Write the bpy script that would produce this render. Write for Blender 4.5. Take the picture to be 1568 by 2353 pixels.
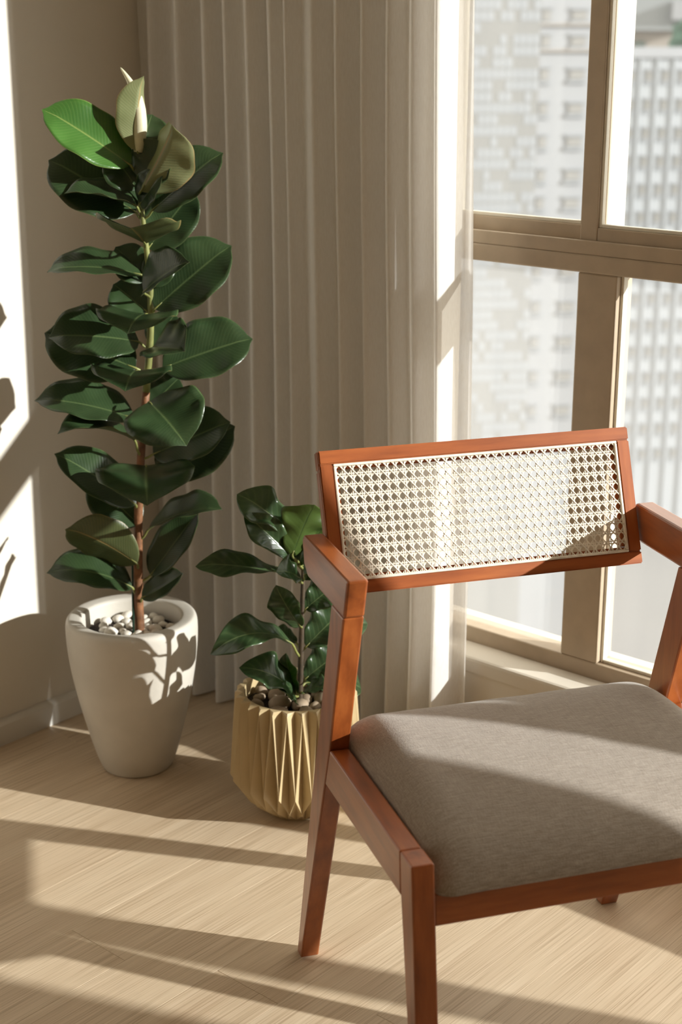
import bpy, bmesh, math, random
from mathutils import Vector, Matrix, noise

for o in list(bpy.data.objects):
    bpy.data.objects.remove(o)
S = bpy.context.scene
C = S.collection
random.seed(7)

# ------------------------------------------------------------------ camera
FPX, CX, CY = 3500.0, 784.0, 1176.5          # focal length and centre for a 1568 x 2353 frame
YAW, PITCH = math.radians(41.04), math.radians(17.55)
CAM = Vector((0, 0, 1.35))
FW = Vector((-math.sin(YAW) * math.cos(PITCH), math.cos(YAW) * math.cos(PITCH), -math.sin(PITCH)))
RT = Vector((math.cos(YAW), math.sin(YAW), 0))
UP = RT.cross(FW)
cd = bpy.data.cameras.new('camera')
cam = bpy.data.objects.new('camera', cd)
C.objects.link(cam)
m = Matrix((RT, UP, -FW)).transposed().to_4x4()
m.translation = CAM
cam.matrix_world = m
cd.sensor_fit = 'VERTICAL'
cd.sensor_height = 36.0
cd.lens = 36.0 * FPX / 2353.0
cd.clip_start, cd.clip_end = 0.05, 2000
cd.dof.use_dof = True
cd.dof.focus_distance = 2.25
cd.dof.aperture_fstop = 5.0
S.camera = cam

# ------------------------------------------------------------------ sky, sun, exposure
world = bpy.data.worlds.new('sky')
S.world = world
world.use_nodes = True
bg = world.node_tree.nodes['Background']
bg.inputs[0].default_value = (1.0, 0.905, 0.78, 1)
bg.inputs[1].default_value = 1.6
SUN_AZ, SUN_EL = math.radians(22.7), math.radians(18.5)
SUN = Vector((math.cos(SUN_EL) * math.cos(SUN_AZ), math.cos(SUN_EL) * math.sin(SUN_AZ), math.sin(SUN_EL)))
sd = bpy.data.lights.new('sun', 'SUN')
sd.energy = 5.9
sd.angle = math.radians(0.6)
sd.color = (1.0, 0.98, 0.955)
sun = bpy.data.objects.new('sun', sd)
C.objects.link(sun)
sun.rotation_euler = SUN.to_track_quat('Z', 'Y').to_euler()
sun.location = SUN * 20
S.view_settings.view_transform = 'Standard'
S.view_settings.look = 'None'
S.view_settings.gamma = 1.0
S.view_settings.use_curve_mapping = False
S.view_settings.exposure = 0.42


def at(px, py, depth):
    """point seen at that pixel, at that distance along the view axis"""
    return CAM + (FW + RT * ((px - CX) / FPX) - UP * ((py - CY) / FPX)) * depth


def cam_vec(x, y, z):
    return (RT * x + UP * y - FW * z).normalized()


# ------------------------------------------------------------------ materials
def nodes_of(name):
    mt = bpy.data.materials.new(name)
    mt.use_nodes = True
    nt = mt.node_tree
    b = nt.nodes['Principled BSDF']
    return mt, nt, b


def link(nt, a, b):
    nt.links.new(a, b)


def ramp(nt, fac, stops):
    r = nt.nodes.new('ShaderNodeValToRGB')
    e = r.color_ramp.elements
    while len(e) > len(stops):
        e.remove(e[-1])
    while len(e) < len(stops):
        e.new(0.5)
    for el, (p, c) in zip(e, stops):
        el.position = p
        el.color = (*c, 1)
    link(nt, fac, r.inputs[0])
    return r.outputs[0]


def noise_tex(nt, scale, mapping=(1, 1, 1), coord='Object', detail=3, rough=0.5):
    tc = nt.nodes.new('ShaderNodeTexCoord')
    mp = nt.nodes.new('ShaderNodeMapping')
    mp.inputs['Scale'].default_value = mapping
    link(nt, tc.outputs[coord], mp.inputs[0])
    n = nt.nodes.new('ShaderNodeTexNoise')
    n.inputs['Scale'].default_value = scale
    n.inputs['Detail'].default_value = detail
    n.inputs['Roughness'].default_value = rough
    link(nt, mp.outputs[0], n.inputs['Vector'])
    return n


def add_bump(nt, b, height, strength, dist):
    bp = nt.nodes.new('ShaderNodeBump')
    bp.inputs['Strength'].default_value = strength
    bp.inputs['Distance'].default_value = dist
    link(nt, height, bp.inputs['Height'])
    link(nt, bp.outputs[0], b.inputs['Normal'])


def mat_plain(name, col, rough=0.6, var=0.06, scale=8, bump=0.0, bscale=200, spec=0.5, metal=0.0):
    mt, nt, b = nodes_of(name)
    n = noise_tex(nt, scale)
    c0 = tuple(max(0, c * (1 - var)) for c in col)
    c1 = tuple(min(1, c * (1 + var)) for c in col)
    link(nt, ramp(nt, n.outputs[0], [(0.3, c0), (0.7, c1)]), b.inputs['Base Color'])
    b.inputs['Roughness'].default_value = rough
    b.inputs['Specular IOR Level'].default_value = spec
    b.inputs['Metallic'].default_value = metal
    if bump:
        n2 = noise_tex(nt, bscale)
        add_bump(nt, b, n2.outputs[0], bump, 0.002)
    return mt


def mat_wood(name, mapping):
    mt, nt, b = nodes_of(name)
    n = noise_tex(nt, 9, mapping, detail=6, rough=0.6)
    n2 = noise_tex(nt, 3.5, (1, 1, 1), detail=2)
    mx = nt.nodes.new('ShaderNodeMix')
    mx.data_type = 'RGBA'
    mx.blend_type = 'MULTIPLY'
    mx.inputs[0].default_value = 0.65
    link(nt, ramp(nt, n.outputs[0], [(0.25, (0.20, 0.048, 0.012)), (0.5, (0.36, 0.094, 0.022)), (0.75, (0.48, 0.142, 0.034))]), mx.inputs[6])
    link(nt, ramp(nt, n2.outputs[0], [(0.3, (0.62, 0.56, 0.5)), (0.7, (1.0, 1.0, 1.0))]), mx.inputs[7])
    link(nt, mx.outputs[2], b.inputs['Base Color'])
    b.inputs['Roughness'].default_value = 0.28
    b.inputs['Coat Weight'].default_value = 0.45
    b.inputs['Coat Roughness'].default_value = 0.3
    add_bump(nt, b, n.outputs[0], 0.12, 0.001)
    return mt


def mat_floor():
    mt, nt, b = nodes_of('oak_laminate')
    oi = nt.nodes.new('ShaderNodeObjectInfo')
    ge = nt.nodes.new('ShaderNodeNewGeometry')
    ad = nt.nodes.new('ShaderNodeVectorMath')
    ad.operation = 'MULTIPLY_ADD'
    cb = nt.nodes.new('ShaderNodeCombineXYZ')
    link(nt, oi.outputs['Random'], cb.inputs[0])
    link(nt, oi.outputs['Random'], cb.inputs[1])
    ad.inputs[1].default_value = (9, 17, 0)
    link(nt, cb.outputs[0], ad.inputs[0])
    link(nt, ge.outputs['Position'], ad.inputs[2])
    mp = nt.nodes.new('ShaderNodeMapping')
    mp.inputs['Scale'].default_value = (430, 4.5, 1)
    link(nt, ad.outputs[0], mp.inputs[0])
    n = nt.nodes.new('ShaderNodeTexNoise')
    n.inputs['Scale'].default_value = 1
    n.inputs['Detail'].default_value = 4
    n.inputs['Roughness'].default_value = 0.55
    link(nt, mp.outputs[0], n.inputs['Vector'])
    mp2 = nt.nodes.new('ShaderNodeMapping')
    mp2.inputs['Scale'].default_value = (24, 1.6, 1)
    link(nt, ad.outputs[0], mp2.inputs[0])
    n2 = nt.nodes.new('ShaderNodeTexNoise')
    n2.inputs['Scale'].default_value = 1
    n2.inputs['Detail'].default_value = 3
    link(nt, mp2.outputs[0], n2.inputs['Vector'])
    fine = ramp(nt, n.outputs[0], [(0.30, (0.48, 0.365, 0.245)), (0.5, (0.68, 0.55, 0.395)), (0.7, (0.75, 0.62, 0.465))])
    wide = ramp(nt, n2.outputs[0], [(0.3, (0.88, 0.85, 0.82)), (0.7, (1.0, 1.0, 1.0))])
    tint = ramp(nt, oi.outputs['Random'], [(0.0, (0.94, 0.92, 0.90)), (1.0, (1.0, 1.0, 1.0))])
    for i, (src, fac) in enumerate(((wide, 1.0), (tint, 1.0))):
        mx = nt.nodes.new('ShaderNodeMix')
        mx.data_type = 'RGBA'
        mx.blend_type = 'MULTIPLY'
        mx.inputs[0].default_value = fac
        link(nt, fine, mx.inputs[6])
        link(nt, src, mx.inputs[7])
        fine = mx.outputs[2]
    link(nt, fine, b.inputs['Base Color'])
    b.inputs['Roughness'].default_value = 0.42
    b.inputs['Specular IOR Level'].default_value = 0.4
    add_bump(nt, b, n.outputs[0], 0.15, 0.0006)
    return mt


def mat_leaf(name, dark, light, rib, rough, transl, tcol, vein=0.5, veins=26):
    """u (0..1 across, 0.5 = midrib) and v (along) come from the UV map"""
    mt, nt, b = nodes_of(name)
    uv = nt.nodes.new('ShaderNodeUVMap')
    sp = nt.nodes.new('ShaderNodeSeparateXYZ')
    link(nt, uv.outputs[0], sp.inputs[0])

    def mth(op, a, bb=None):
        n = nt.nodes.new('ShaderNodeMath')
        n.operation = op
        for i, v in enumerate((a, bb)):
            if v is None:
                continue
            if isinstance(v, (int, float)):
                n.inputs[i].default_value = v
            else:
                link(nt, v, n.inputs[i])
        return n.outputs[0]
    du = mth('ABSOLUTE', mth('SUBTRACT', sp.outputs[0], 0.5))
    ribf = mth('SUBTRACT', 1.0, mth('MINIMUM', mth('MULTIPLY', du, 42.0), 1.0))
    ph = mth('MULTIPLY', mth('SUBTRACT', sp.outputs[1], mth('MULTIPLY', du, 0.42)), veins * 6.283)
    vn = mth('MULTIPLY', mth('POWER', mth('ADD', mth('MULTIPLY', mth('SINE', ph), 0.5), 0.5), 3.0), vein)
    nz = noise_tex(nt, 14, coord='Object')
    base = ramp(nt, nz.outputs[0], [(0.3, dark), (0.72, light)])
    mx = nt.nodes.new('ShaderNodeMix')
    mx.data_type = 'RGBA'
    link(nt, mth('MULTIPLY', vn, 0.35), mx.inputs[0])
    link(nt, base, mx.inputs[6])
    mx.inputs[7].default_value = (*[0.6 * a + 0.4 * c for a, c in zip(light, rib)], 1)
    mx2 = nt.nodes.new('ShaderNodeMix')
    mx2.data_type = 'RGBA'
    link(nt, mth('MULTIPLY', ribf, 0.8), mx2.inputs[0])
    link(nt, mx.outputs[2], mx2.inputs[6])
    mx2.inputs[7].default_value = (*rib, 1)
    rim = mth('MULTIPLY', mth('GREATER_THAN', du, 0.484), 0.45)
    mx3 = nt.nodes.new('ShaderNodeMix')
    mx3.data_type = 'RGBA'
    link(nt, rim, mx3.inputs[0])
    link(nt, mx2.outputs[2], mx3.inputs[6])
    mx3.inputs[7].default_value = (*rib, 1)
    link(nt, mx3.outputs[2], b.inputs['Base Color'])
    b.inputs['Roughness'].default_value = rough
    b.inputs['Specular IOR Level'].default_value = 0.5
    hb = mth('ADD', mth('MULTIPLY', vn, 0.5), ribf)
    add_bump(nt, b, hb, 0.25, 0.0015)
    tr = nt.nodes.new('ShaderNodeBsdfTranslucent')
    tr.inputs[0].default_value = (*tcol, 1)
    ms = nt.nodes.new('ShaderNodeMixShader')
    ms.inputs[0].default_value = transl
    link(nt, b.outputs[0], ms.inputs[1])
    link(nt, tr.outputs[0], ms.inputs[2])
    out = nt.nodes['Material Output']
    link(nt, ms.outputs[0], out.inputs[0])
    return mt


def mat_glass(name, haze):
    mt = bpy.data.materials.new(name)
    mt.use_nodes = True
    nt = mt.node_tree
    nt.nodes.remove(nt.nodes['Principled BSDF'])
    tp = nt.nodes.new('ShaderNodeBsdfTransparent')
    tp.inputs[0].default_value = (0.97, 0.985, 0.975, 1)
    gl = nt.nodes.new('ShaderNodeBsdfGlossy')
    gl.inputs['Roughness'].default_value = 0.02
    tl = nt.nodes.new('ShaderNodeBsdfTranslucent')
    tl.inputs[0].default_value = (0.95, 0.95, 0.95, 1)
    m1 = nt.nodes.new('ShaderNodeMixShader')
    n = noise_tex(nt, 6, (3, 3, 0.7))
    mr = nt.nodes.new('ShaderNodeMapRange')
    mr.inputs[3].default_value = haze * 0.7
    mr.inputs[4].default_value = haze * 1.3
    link(nt, n.outputs[0], mr.inputs[0])
    link(nt, mr.outputs[0], m1.inputs[0])
    link(nt, tp.outputs[0], m1.inputs[1])
    link(nt, tl.outputs[0], m1.inputs[2])
    m2 = nt.nodes.new('ShaderNodeMixShader')
    lw = nt.nodes.new('ShaderNodeLayerWeight')
    lw.inputs['Blend'].default_value = 0.25
    fm = nt.nodes.new('ShaderNodeMapRange')
    fm.inputs[3].default_value = 0.01
    fm.inputs[4].default_value = 0.08
    link(nt, lw.outputs['Facing'], fm.inputs[0])
    link(nt, fm.outputs[0], m2.inputs[0])
    link(nt, m1.outputs[0], m2.inputs[1])
    link(nt, gl.outputs[0], m2.inputs[2])
    link(nt, m2.outputs[0], nt.nodes['Material Output'].inputs[0])
    return mt


def mat_sheer():
    mt = bpy.data.materials.new('sheer_voile')
    mt.use_nodes = True
    nt = mt.node_tree
    nt.nodes.remove(nt.nodes['Principled BSDF'])
    n = noise_tex(nt, 400, (1, 1, 0.2))
    col = ramp(nt, n.outputs[0], [(0.3, (0.90, 0.87, 0.83)), (0.7, (0.95, 0.93, 0.90))])
    df = nt.nodes.new('ShaderNodeBsdfDiffuse')
    tl = nt.nodes.new('ShaderNodeBsdfTranslucent')
    tp = nt.nodes.new('ShaderNodeBsdfTransparent')
    link(nt, col, df.inputs[0])
    link(nt, col, tl.inputs[0])
    m1 = nt.nodes.new('ShaderNodeMixShader')
    m1.inputs[0].default_value = 0.24
    link(nt, df.outputs[0], m1.inputs[1])
    link(nt, tl.outputs[0], m1.inputs[2])
    m2 = nt.nodes.new('ShaderNodeMixShader')
    m2.inputs[0].default_value = 0.20
    link(nt, m1.outputs[0], m2.inputs[1])
    link(nt, tp.outputs[0], m2.inputs[2])
    link(nt, m2.outputs[0], nt.nodes['Material Output'].inputs[0])
    return mt


def mat_fabric():
    mt, nt, b = nodes_of('heather_fabric')
    n = noise_tex(nt, 1, (60, 1100, 300), detail=2)
    n2 = noise_tex(nt, 1, (1100, 60, 300), detail=2)
    n3 = noise_tex(nt, 500, (1, 1, 1), detail=2)
    a = ramp(nt, n.outputs[0], [(0.3, (0.30, 0.255, 0.215)), (0.7, (0.44, 0.385, 0.335))])
    c = ramp(nt, n2.outputs[0], [(0.3, (0.75, 0.73, 0.70)), (0.7, (1, 1, 1))])
    mx = nt.nodes.new('ShaderNodeMix')
    mx.data_type = 'RGBA'
    mx.blend_type = 'MULTIPLY'
    mx.inputs[0].default_value = 0.8
    link(nt, a, mx.inputs[6])
    link(nt, c, mx.inputs[7])
    link(nt, mx.outputs[2], b.inputs['Base Color'])
    b.inputs['Roughness'].default_value = 0.95
    b.inputs['Specular IOR Level'].default_value = 0.15
    b.inputs['Sheen Weight'].default_value = 0.25
    b.inputs['Sheen Roughness'].default_value = 0.5
    add_bump(nt, b, n3.outputs[0], 0.5, 0.0008)
    return mt


def mat_rock(name, c0, c1):
    mt, nt, b = nodes_of(name)
    n = noise_tex(nt, 40, coord='Object', detail=4)
    oi = nt.nodes.new('ShaderNodeObjectInfo')
    mx = nt.nodes.new('ShaderNodeMix')
    mx.data_type = 'RGBA'
    mx.blend_type = 'MULTIPLY'
    mx.inputs[0].default_value = 0.5
    link(nt, ramp(nt, n.outputs[0], [(0.3, c0), (0.7, c1)]), mx.inputs[6])
    link(nt, ramp(nt, oi.outputs['Random'], [(0, (0.72, 0.68, 0.62)), (1, (1, 1, 1))]), mx.inputs[7])
    link(nt, mx.outputs[2], b.inputs['Base Color'])
    b.inputs['Roughness'].default_value = 0.7
    return mt


M = dict(
    wall=mat_plain('wall_paint', (0.72, 0.67, 0.59), 0.75, 0.02, 3, 0.05, 90),
    wall_warm=mat_plain('dark_wall_paint', (0.13, 0.095, 0.065), 0.8, 0.03, 3),  # unseen right wall, dark tone chosen to cut fill on the chair
    wall_cream=mat_plain('cream_wall_paint', (0.84, 0.71, 0.54), 0.8, 0.02, 3),  # unseen rear wall, light tone chosen to bounce warm fill
    ceiling=mat_plain('ceiling_paint', (0.84, 0.73, 0.58), 0.85, 0.02, 3),
    white=mat_plain('white_trim_paint', (0.70, 0.675, 0.63), 0.4, 0.02, 6),
    frame=mat_plain('taupe_window_paint', (0.46, 0.37, 0.27), 0.45, 0.06, 30, 0.06, 120),
    bead=mat_plain('pale_glazing_bead', (0.78, 0.74, 0.64), 0.5, 0.05, 40),
    floor=mat_floor(),
    wood_z=mat_wood('stained_wood_upright', (6, 6, 0.7)),
    wood_y=mat_wood('stained_wood_lengthwise', (6, 0.7, 6)),
    wood_x=mat_wood('stained_wood_crosswise', (0.7, 6, 6)),
    cane=mat_plain('natural_cane', (0.80, 0.73, 0.61), 0.45, 0.14, 130),
    fabric=mat_fabric(),
    glass_up=mat_glass('window_glass', 0.02),
    glass_low=mat_glass('hazy_window_glass', 0.07),  # more milky scatter mixed into the lower panes
    sheer=mat_sheer(),
    stone=mat_plain('pale_stone_pot', (0.58, 0.54, 0.475), 0.55, 0.06, 12, 0.12, 160),
    gold=mat_plain('matte_gold_glaze', (0.50, 0.385, 0.215), 0.42, 0.08, 14, 0.05, 200),
    soil=mat_plain('dark_soil', (0.035, 0.022, 0.015), 0.95, 0.5, 90, 0.8, 120),
    pebble_white=mat_rock('white_pebble', (0.80, 0.74, 0.64), (0.90, 0.86, 0.79)),
    pebble_brown=mat_rock('brown_pebble', (0.24, 0.16, 0.10), (0.52, 0.42, 0.31)),
    bark=mat_plain('brown_bark', (0.20, 0.085, 0.035), 0.6, 0.5, 45, 0.5, 150),
    stem_green=mat_plain('green_stem', (0.22, 0.23, 0.07), 0.45, 0.3, 30),
    stem_dark=mat_plain('dark_stem', (0.06, 0.04, 0.022), 0.6, 0.4, 60, 0.4, 150),
    stake=mat_plain('dark_green_plastic', (0.02, 0.05, 0.03), 0.5, 0.2, 30),
    leaf_top=mat_leaf('rubber_leaf_top', (0.018, 0.036, 0.013), (0.038, 0.070, 0.026), (0.11, 0.16, 0.06), 0.32, 0.05, (0.10, 0.30, 0.03)),
    leaf_under=mat_leaf('rubber_leaf_underside', (0.055, 0.072, 0.024), (0.085, 0.108, 0.040), (0.32, 0.22, 0.08), 0.45, 0.05, (0.10, 0.30, 0.03)),
    leaf_young_lit=mat_leaf('young_lit_leaf_top', (0.045, 0.13, 0.025), (0.075, 0.19, 0.035), (0.28, 0.36, 0.10), 0.32, 0.16, (0.20, 0.48, 0.05)),  # young green, also brightened for the backlit top-left leaf
    leaf_pale=mat_leaf('young_leaf_underside', (0.20, 0.23, 0.10), (0.28, 0.30, 0.15), (0.48, 0.26, 0.10), 0.42, 0.14, (0.40, 0.46, 0.16)),
    bud=mat_plain('pale_leaf_sheath', (0.70, 0.66, 0.46), 0.35, 0.12, 40),
    fig_top=mat_leaf('fig_leaf_top', (0.020, 0.044, 0.016), (0.045, 0.085, 0.033), (0.16, 0.22, 0.09), 0.28, 0.12, (0.20, 0.42, 0.04), 0.8, 9),
    fig_under=mat_leaf('fig_leaf_underside', (0.07, 0.13, 0.04), (0.11, 0.18, 0.06), (0.25, 0.28, 0.10), 0.5, 0.2, (0.26, 0.46, 0.05), 0.8, 9),
    fig_backlit=mat_leaf('fig_leaf_backlit', (0.055, 0.10, 0.02), (0.10, 0.16, 0.035), (0.03, 0.06, 0.02), 0.4, 0.30, (0.30, 0.42, 0.06), 0.9, 7),  # backlight put into a brighter, yellower leaf colour
    tower_beige=mat_plain('beige_render', (0.199, 0.203, 0.207), 0.9, 0.03, 0.2),  # outdoor colours kept pale and low in contrast to stand in for haze
    tower_white=mat_plain('white_render', (0.287, 0.300, 0.327), 0.9, 0.03, 0.2),
    tower_grey=mat_plain('grey_render', (0.321, 0.342, 0.370), 0.9, 0.03, 0.2),
    tile_white=mat_plain('white_facade_tile', (0.245, 0.263, 0.291), 0.6, 0.02, 0.5),
    pane_far=mat_plain('far_window_pane', (0.218, 0.218, 0.213), 0.95, 0.15, 0.6, spec=0.0),
    pane_pale=mat_plain('far_pale_pane', (0.252, 0.252, 0.252), 0.95, 0.12, 0.6, spec=0.0),
    roof_grey=mat_plain('grey_roof', (0.242, 0.262, 0.278), 0.9, 0.05, 0.05),
    tan=mat_plain('tan_render', (0.318, 0.290, 0.266), 0.9, 0.05, 0.05),
    dark=mat_plain('dark_opening', (0.09, 0.11, 0.10), 0.8, 0.1, 0.1),
    tree_far=mat_plain('far_tree_leaves', (0.08, 0.15, 0.12), 0.9, 0.3, 0.5),
    paving=mat_plain('pale_paving', (0.159, 0.159, 0.162), 0.95, 0.10, 0.03),
)

bright_band = bpy.data.materials.new('bright_band_white')  # translucent white standing in for a bright band in the glass
bright_band.use_nodes = True
_nt = bright_band.node_tree
_nt.nodes.remove(_nt.nodes['Principled BSDF'])
_n = noise_tex(_nt, 20)
_tl = _nt.nodes.new('ShaderNodeBsdfTranslucent')
link(_nt, ramp(_nt, _n.outputs[0], [(0.3, (0.90, 0.91, 0.92)), (0.7, (0.94, 0.95, 0.96))]), _tl.inputs[0])
link(_nt, _tl.outputs[0], _nt.nodes['Material Output'].inputs[0])
M['bright_band'] = bright_band

# ------------------------------------------------------------------ helpers


def mesh_obj(name, verts, faces, mat, parent=None, smooth=False, mats=None, fmat=None, uvs=None):
    me = bpy.data.meshes.new(name)
    me.from_pydata([tuple(v) for v in verts], [], faces)
    for mm in (mats or [mat]):
        me.materials.append(mm)
    if fmat:
        for p, i in zip(me.polygons, fmat):
            p.material_index = i
    if smooth:
        for p in me.polygons:
            p.use_smooth = True
    if uvs:
        lay = me.uv_layers.new(name='UVMap')
        for l in me.loops:
            lay.data[l.index].uv = uvs[l.vertex_index]
    me.update()
    o = bpy.data.objects.new(name, me)
    C.objects.link(o)
    if parent:
        o.parent = parent
    return o


def bm_obj(name, bm, mat, parent=None, smooth=False):
    me = bpy.data.meshes.new(name)
    bmesh.ops.recalc_face_normals(bm, faces=bm.faces)
    if smooth:
        for f in bm.faces:
            f.smooth = True
    bm.to_mesh(me)
    bm.free()
    me.materials.append(mat)
    o = bpy.data.objects.new(name, me)
    C.objects.link(o)
    if parent:
        o.parent = parent
    return o


def empty(name, loc=(0, 0, 0), rz=0, parent=None):
    o = bpy.data.objects.new(name, None)
    C.objects.link(o)
    o.location = loc
    o.rotation_euler = (0, 0, rz)
    o.empty_display_size = 0.05
    if parent:
        o.parent = parent
    return o


def tag(o, label=None, cat=None, group=None, kind=None):
    if label:
        o['label'] = label
    if cat:
        o['category'] = cat
    if group:
        o['group'] = group
    if kind:
        o['kind'] = kind
    return o


def bm_box(bm, x0, x1, y0, y1, z0, z1):
    vs = [bm.verts.new(p) for p in ((x0, y0, z0), (x1, y0, z0), (x1, y1, z0), (x0, y1, z0), (x0, y0, z1), (x1, y0, z1), (x1, y1, z1), (x0, y1, z1))]
    for f in ((0, 3, 2, 1), (4, 5, 6, 7), (0, 1, 5, 4), (1, 2, 6, 5), (2, 3, 7, 6), (3, 0, 4, 7)):
        bm.faces.new([vs[i] for i in f])


def box(name, x0, x1, y0, y1, z0, z1, mat, parent=None, bev=0.0, seg=2):
    bm = bmesh.new()
    bm_box(bm, x0, x1, y0, y1, z0, z1)
    if bev:
        bmesh.ops.bevel(bm, geom=list(bm.edges), offset=bev, segments=seg, profile=0.5, affect='EDGES')
    return bm_obj(name, bm, mat, parent)


def tube(pts, radii, n=10):
    """verts and faces of a tube through the points"""
    vs, fs = [], []
    pts = [Vector(p) for p in pts]
    prev = None
    for i, p in enumerate(pts):
        d = (pts[min(i + 1, len(pts) - 1)] - pts[max(i - 1, 0)]).normalized()
        a = d.orthogonal().normalized() if prev is None else (prev - d * prev.dot(d)).normalized()
        prev = a
        b = d.cross(a)
        r = radii[i] if isinstance(radii, (list, tuple)) else radii
        for k in range(n):
            t = 2 * math.pi * k / n
            vs.append(p + (a * math.cos(t) + b * math.sin(t)) * r)
    for i in range(len(pts) - 1):
        for k in range(n):
            fs.append((i * n + k, i * n + (k + 1) % n, (i + 1) * n + (k + 1) % n, (i + 1) * n + k))
    fs.append(tuple(range(n))[::-1])
    fs.append(tuple((len(pts) - 1) * n + k for k in range(n)))
    return vs, fs


def spline(pts, n):
    """Catmull-Rom through the points, n steps per span"""
    P = [Vector(p) for p in pts]
    out = []
    for i in range(len(P) - 1):
        p0, p1, p2, p3 = P[max(i - 1, 0)], P[i], P[i + 1], P[min(i + 2, len(P) - 1)]
        for k in range(n):
            t = k / n
            out.append(0.5 * ((2 * p1) + (p2 - p0) * t + (2 * p0 - 5 * p1 + 4 * p2 - p3) * t * t + (3 * p1 - p0 - 3 * p2 + p3) * t ** 3))
    out.append(P[-1])
    return out


def lathe(profile, n):
    vs, fs = [], []
    for r, z in profile:
        for k in range(n):
            t = 2 * math.pi * k / n
            vs.append((r * math.cos(t), r * math.sin(t), z))
    for i in range(len(profile) - 1):
        for k in range(n):
            fs.append((i * n + k, i * n + (k + 1) % n, (i + 1) * n + (k + 1) % n, (i + 1) * n + k))
    fs.append(tuple(range(n))[::-1])
    return vs, fs


# ------------------------------------------------------------------ the room
XL, XR, YB, YW, YF, ZC = -2.315, 2.3, 2.135, 2.2, -0.75, 2.62      # YB = wall plane, YW = window plane set back in it
WX0, WX1, WZ0, WZ1 = -1.73, 1.28, 0.215, 2.3

floor = box('floor', XL - 0.2, XR + 0.2, YF - 0.2, YW + 0.18, -0.12, -0.0125, M['soil'])
tag(floor, 'pale oak laminate floor with fine lengthwise grain', kind='structure')
PW, PL = 0.125, 1.24


def plank_mesh(length):
    bm = bmesh.new()
    bm_box(bm, 0.0001, PW - 0.0001, 0.0001, length - 0.0001, -0.012, 0)
    bmesh.ops.bevel(bm, geom=[e for e in bm.edges if all(v.co.z > -0.001 for v in e.verts)], offset=0.0004, segments=1, affect='EDGES')
    me = bpy.data.meshes.new('plank')
    bmesh.ops.recalc_face_normals(bm, faces=bm.faces)
    bm.to_mesh(me)
    bm.free()
    me.materials.append(M['floor'])
    return me


plank_full = plank_mesh(PL)
x = XL
col = 0
while x < XR - 0.01:
    y = YF - ((col * 0.47) % 1.0) * PL
    while y < YB - 0.005:
        y0, y1 = max(y, YF), min(y + PL, YB)
        if y1 - y0 > 0.03:
            me = plank_full if (y1 - y0) > PL - 1e-4 else plank_mesh(y1 - y0)
            o = bpy.data.objects.new('plank', me)
            C.objects.link(o)
            o.parent = floor
            o.location = (x, y0, 0)
        y += PL
    x += PW
    col += 1

tag(box('wall_left', XL - 0.12, XL, YF, YB, 0, ZC, M['wall']), 'greige painted side wall with a sunlit patch', kind='structure')
tag(box('wall_right', XR + PW, XR + PW + 0.12, YF, YB, 0, ZC, M['wall_warm']), kind='structure')
tag(box('wall_rear', XL, XR + PW, YF - 0.12, YF, 0, ZC, M['wall_cream']), kind='structure')
tag(box('ceiling', XL - 0.12, XR + 0.25, YF - 0.12, YW + 0.18, ZC, ZC + 0.1, M['ceiling']), kind='structure')
bm = bmesh.new()
for y0, y1, xa in ((YB, YW, -1.63), (YW, 2.25, WX0), (2.25, YW + 0.18, -1.84)):
    bm_box(bm, XL - 0.12, xa, y0, y1, -0.1, ZC)
    bm_box(bm, WX1, XR + 0.25, y0, y1, -0.1, ZC)
    bm_box(bm, xa, WX1, y0, y1, -0.1, WZ0)
    bm_box(bm, xa, WX1, y0, y1, WZ1, ZC)
tag(bm_obj('wall_back', bm, M['wall']), 'painted window wall, low under the sill', kind='structure')

# baseboards with a stepped top
def baseboard(name, along_y, a0, a1, base):
    prof = [(0, 0), (0.015, 0), (0.015, 0.042), (0.011, 0.0475), (0.006, 0.0505), (0, 0.051)]
    vs, fs = [], []
    for a in (a0, a1):
        for d, z in prof:
            vs.append((base + d, a, z) if along_y else (a, base - d, z))
    n = len(prof)
    for i in range(n):
        j = (i + 1) % n
        fs.append((i, j, n + j, n + i))
    fs.append(tuple(range(n)))
    fs.append(tuple(range(n, 2 * n)))
    o = mesh_obj(name, vs, fs, M['white'])
    bm = bmesh.new()
    bm.from_mesh(o.data)
    bmesh.ops.recalc_face_normals(bm, faces=bm.faces)
    bm.to_mesh(o.data)
    bm.free()
    return o


tag(baseboard('baseboard_left', True, YF, YB - 0.0155, XL), 'white baseboard along the side wall', kind='structure')
tag(baseboard('baseboard_back', False, XL, XR, YB), 'white baseboard under the window', kind='structure')

# ------------------------------------------------------------------ the window
win = tag(empty('window_1', (0.2, YW, WZ0)), 'taupe window wall with sliding sashes over fixed panes', kind='structure')
win_inv = Vector((-0.2, -YW, -WZ0))


def wbox(name, x0, x1, y0, y1, z0, z1, mat, bev=0.002, parent=None):
    o = box(name, x0 + win_inv.x, x1 + win_inv.x, y0 + win_inv.y, y1 + win_inv.y, z0 + win_inv.z, z1 + win_inv.z, mat, parent or win, bev)
    return o


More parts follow.
